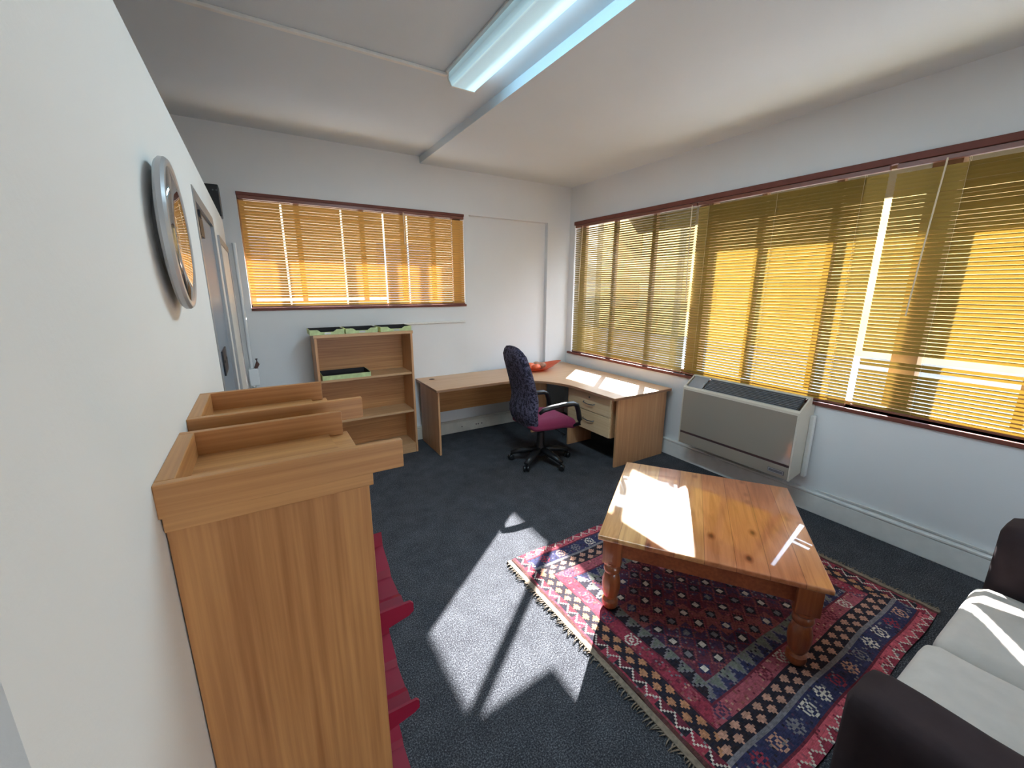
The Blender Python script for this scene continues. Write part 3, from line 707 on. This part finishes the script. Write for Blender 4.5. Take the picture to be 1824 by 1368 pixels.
def weave(i, j):
    du, dv = min(i, CU-1-i), min(j, CV-1-j)
    if du < 8:
        if du < 2: return 'brown'
        if du == 2: return 'red'
        tr = abs((j % 8)-4); v = du-3
        return 'white' if abs(v-tr) < 1 else ('dkred' if v > tr else 'black') if (j//8) % 3 else ('white' if abs(v-tr) < 1 else 'red')
    if dv < 18:
        if dv < 6:
            tr = abs((i % 8)-4)
            return 'white' if abs(dv-tr) < 1 and dv < 4 else ('pink' if dv > tr else 'red')
        if dv == 6: return 'dkred'
        if dv in (16, 17): return 'grey'
        return motif(i, dv-8, 13, ['white', 'red', 'salmon', 'grey', 'white'], 'navy', STAR if (i//13) % 2 else HOOK)
    a, b_ = (du-8)/24.0, (dv-18)/25.0
    along, r_ = (j, a) if a < b_ else (i, b_); hor = a >= b_
    if r_ < 1.0:
        v = int(r_*25)
        if v < 9: return stepped(along, v, 8, 'orange' if not hor else 'salmon', 'black') if v < 8 else ('dkred' if not hor else 'black')
        if v < 17:
            return motif(along, v-9, 17, ['white', 'purple', 'rose', 'dkred'], 'rose' if hor else 'red', HOOK) if v < 16 else 'dkred'
        tr = abs((along % 8)-4)*2; vv = v-17
        return 'sage' if vv > tr else ('navy' if hor else 'black') if vv < tr-1 else 'grey'
    x, y = i-32, j-43; p = 11; q_ = 9
    cx, cy = x//p, y//q_; ux, uy = abs(x % p-p//2), abs(y % q_-q_//2)
    d_ = ux+uy
    bgc = ('maroon', 'purple', 'brick', 'maroon', 'purple')[((cx+cy) // 2) % 5]
    if d_ <= 1 or (ux == uy and ux <= 1): return 'white' if (cx*3+cy*5) % 7 < 4 else 'grey'
    if d_ <= 3: return 'black' if (cx+2*cy) % 5 else 'navy'
    if d_ == 5: return 'brick' if (cx-cy) % 3 else 'dkred'
    return bgc
ALT = dict(rose=['dkred', 'salmon', 'brick'], red=['dkred', 'brick', 'grey'], pink=['rose', 'dkred'], navy=['purple', 'grey', 'black'], maroon=['purple', 'brick'], purple=['maroon', 'grey'], sage=['grey', 'black'], brick=['maroon', 'rose'])
me = bpy.data.meshes.new('rug_field'); vs_, fs_ = [], []
nz = lambda i, j: .0022*math.sin(i*.21)*math.cos(j*.17+i*.03)+.0015*math.sin(j*.5+i*.09)
for j in range(CV+1):
    for i in range(CU+1): vs_.append((i*CS+.004*math.sin(j*.13)+.003*math.sin(j*.045), j*CS+.004*math.sin(i*.11), .009+nz(i, j)))
for j in range(CV):
    for i in range(CU):
        a = j*(CU+1)+i; fs_.append((a, a+1, a+CU+2, a+CU+1))
me.from_pydata(vs_, [], fs_); me.update()
ca = me.color_attributes.new('weave', 'FLOAT_COLOR', 'CORNER'); buf = []
for j in range(CV):
    for i in range(CU):
        nm = weave(i, j)
        if nm in ALT and random.random() < .13: nm = random.choice(ALT[nm])
        c = s2l(pal[nm]); f_ = 1+random.uniform(-.2, .2); g_ = random.uniform(-.02, .02)
        buf += [max(0, c[0]*f_+g_*.3), max(0, c[1]*f_), max(0, c[2]*f_-g_*.3), 1]*4
ca.data.foreach_set('color', buf); me.materials.append(M['rug'])
rug = thing('kilim_rug', 'red and navy patterned kilim rug with fringed ends under the coffee table', 'rug', (RX, RY, 0))
o = bpy.data.objects.new('rug_field', me); C.objects.link(o); o.parent = rug
bm = bmesh.new(); prism(bm, [(0.004, .004), (CU*CS-.004, .004), (CU*CS-.004, CV*CS-.004), (.004, CV*CS-.004)], 'z', .0005, .0055); obj('rug_backing', bm, M['selvedge'], rug)
for sgn, x0 in ((-1, 0), (1, CU*CS)):
    bm = bmesh.new(); box(bm, min(x0, x0+sgn*.03), max(x0, x0+sgn*.03), .0, CV*CS, .001, .010, .002); y = .01; 
    while y < CV*CS-.01:
        L = random.uniform(.012, .042); dy = random.uniform(-.02, .02); z = .004
        tube(bm, [(x0+sgn*.028, y, .005), (x0+sgn*(.03+L*.5), y+dy*.4, .009), (x0+sgn*(.03+L), y+dy, .004)], [.0035, .003, .0012], 5)
        y += random.uniform(.008, .02)
    obj('fringe', bm, [M['fringe']], rug, smooth='all')

# ------------------------------------------------------------------ sofa
t = thing('sofa', 'two-seat sofa with dark slipcovered arms and cream seat cushions', 'sofa', (0, 0, 0))
obj('base', B(1.50, 3.02, -.62, .24, .06, .30, .02, 3), M['dark'], t)
obj('backrest', pillow(1.50, 3.02, -.66, -.40, .10, .86, r=.06, wr=.002, seed=4), M['dark'], t, smooth='all')
obj('armrest', pillow(1.33, 1.535, -.66, .315, .02, .64, r=.045, wr=.003, seed=2, puff=.01), M['dark'], t, smooth='all', label='dark near arm of the sofa')
obj('armrest', pillow(2.76, 2.985, -.66, .265, .02, .74, r=.05, wr=.003, seed=3, puff=.01), M['dark'], t, smooth='all', label='dark far arm of the sofa')
obj('seat_cushion', pillow(1.545, 2.115, -.42, .30, .29, .445, r=.055, wr=.004, seed=5, puff=.022), M['cream'], t, smooth='all')
obj('seat_cushion', pillow(2.125, 2.755, -.42, .285, .29, .44, r=.055, wr=.004, seed=6, puff=.02), M['cream'], t, smooth='all')
for x in (1.56, 2.80):
    for y in (-.55, .18): obj('foot', lathe(bmesh.new(), [(.025, 0), (.03, .06)], 14, c=(x, y, 0)), M['pineleg'], t)

# ------------------------------------------------------------------ console heater under the window
t = thing('console_heater', 'cream wall console heater with sloping grille under the middle blind', 'heater', (XR, 1.93, 0))
y0, y1 = -.51, .52; xf = -.24; zb, zt, zs = .275, .950, .842
def hz(y): return 0
pf = [(-.004, zb+.04), (xf, zb), (xf, zs), (xf+.15, zt), (-.06, zt), (-.06, .885), (-.004, .885)]
bm = bmesh.new(); prism(bm, pf, 'y', y0, y0+.012); prism(bm, pf, 'y', y1-.012, y1)
box(bm, -.02, -.004, y0+.012, y1-.012, zb+.04, .885); prism(bm, [(-.06, zt-.012), (-.06, zt), (xf+.15, zt), (xf+.14, zt-.014)], 'y', y0+.012, y1-.012)
prism(bm, [(xf, zs-.03), (xf, zs), (xf+.022, zs+.0165), (xf+.022, zs-.03)], 'y', y0+.012, y1-.012)
obj('casing', bm, M['accase'], t)
obj('front_panel', B(xf-.003, xf+.012, y0+.012, y1-.012, .405, zs-.02, .002), M['acfront'], t)
obj('lower_panel', B(xf-.003, xf+.012, y0+.012, y1-.012, zb+.005, .385, .002), M['acfront'], t)
obj('divider_strip', B(xf-.001, xf+.010, y0+.012, y1-.012, .385, .405), M['acline'], t)
sl = math.atan2(zt-zs, .15); mt = Matrix.Translation((xf, 0, zs)) @ Matrix.Rotation(-sl, 4, 'Y')
LS = math.hypot(.15, zt-zs)
bm = bmesh.new(); box(bm, .022, LS-.012, y0+.03, y1-.19, -.006, -.002, mtx=mt)
n_ = 9
for i in range(n_):
    u = .028+(LS-.048)*i/(n_-1); box(bm, u-.0028, u+.0028, y0+.04, y1-.20, -.002, .004, mtx=mt, mi=1)
obj('air_grille', bm, [plain('grille_recess', (44, 46, 50), .6), M['acgrey']], t)
bm = bmesh.new(); box(bm, .022, LS-.012, y1-.18, y1-.03, -.005, .001, .001, mtx=mt); obj('control_plate', bm, M['acgrey'], t)
bm = bmesh.new(); lathe(bm, [(.0001, .004), (.008, .004), (.008, 0)], 12, c=(0, 0, 0)); bmesh.ops.transform(bm, matrix=mt @ Matrix.Translation((.085, y1-.17, .001)), verts=bm.verts[:]); obj('control_knob', bm, M['silver'], t)
bg_ = obj('badge', B(xf-.006, xf-.002, y0+.04, y0+.165, .308, .345, .002), M['acdark'], t)
obj('badge_rim', (lambda q: (box(q, xf-.008, xf-.005, y0+.045, y0+.16, .338, .341), box(q, xf-.008, xf-.005, y0+.045, y0+.16, .312, .315), box(q, xf-.008, xf-.005, y0+.045, y0+.048, .312, .341), box(q, xf-.008, xf-.005, y0+.157, y0+.16, .312, .341), q)[-1])(bmesh.new()), M['silver'], bg_)
obj('wall_pipe', B(-.06, -.015, y0-.03, y0-.001, .28, .80, .004), M['trimw'], t)
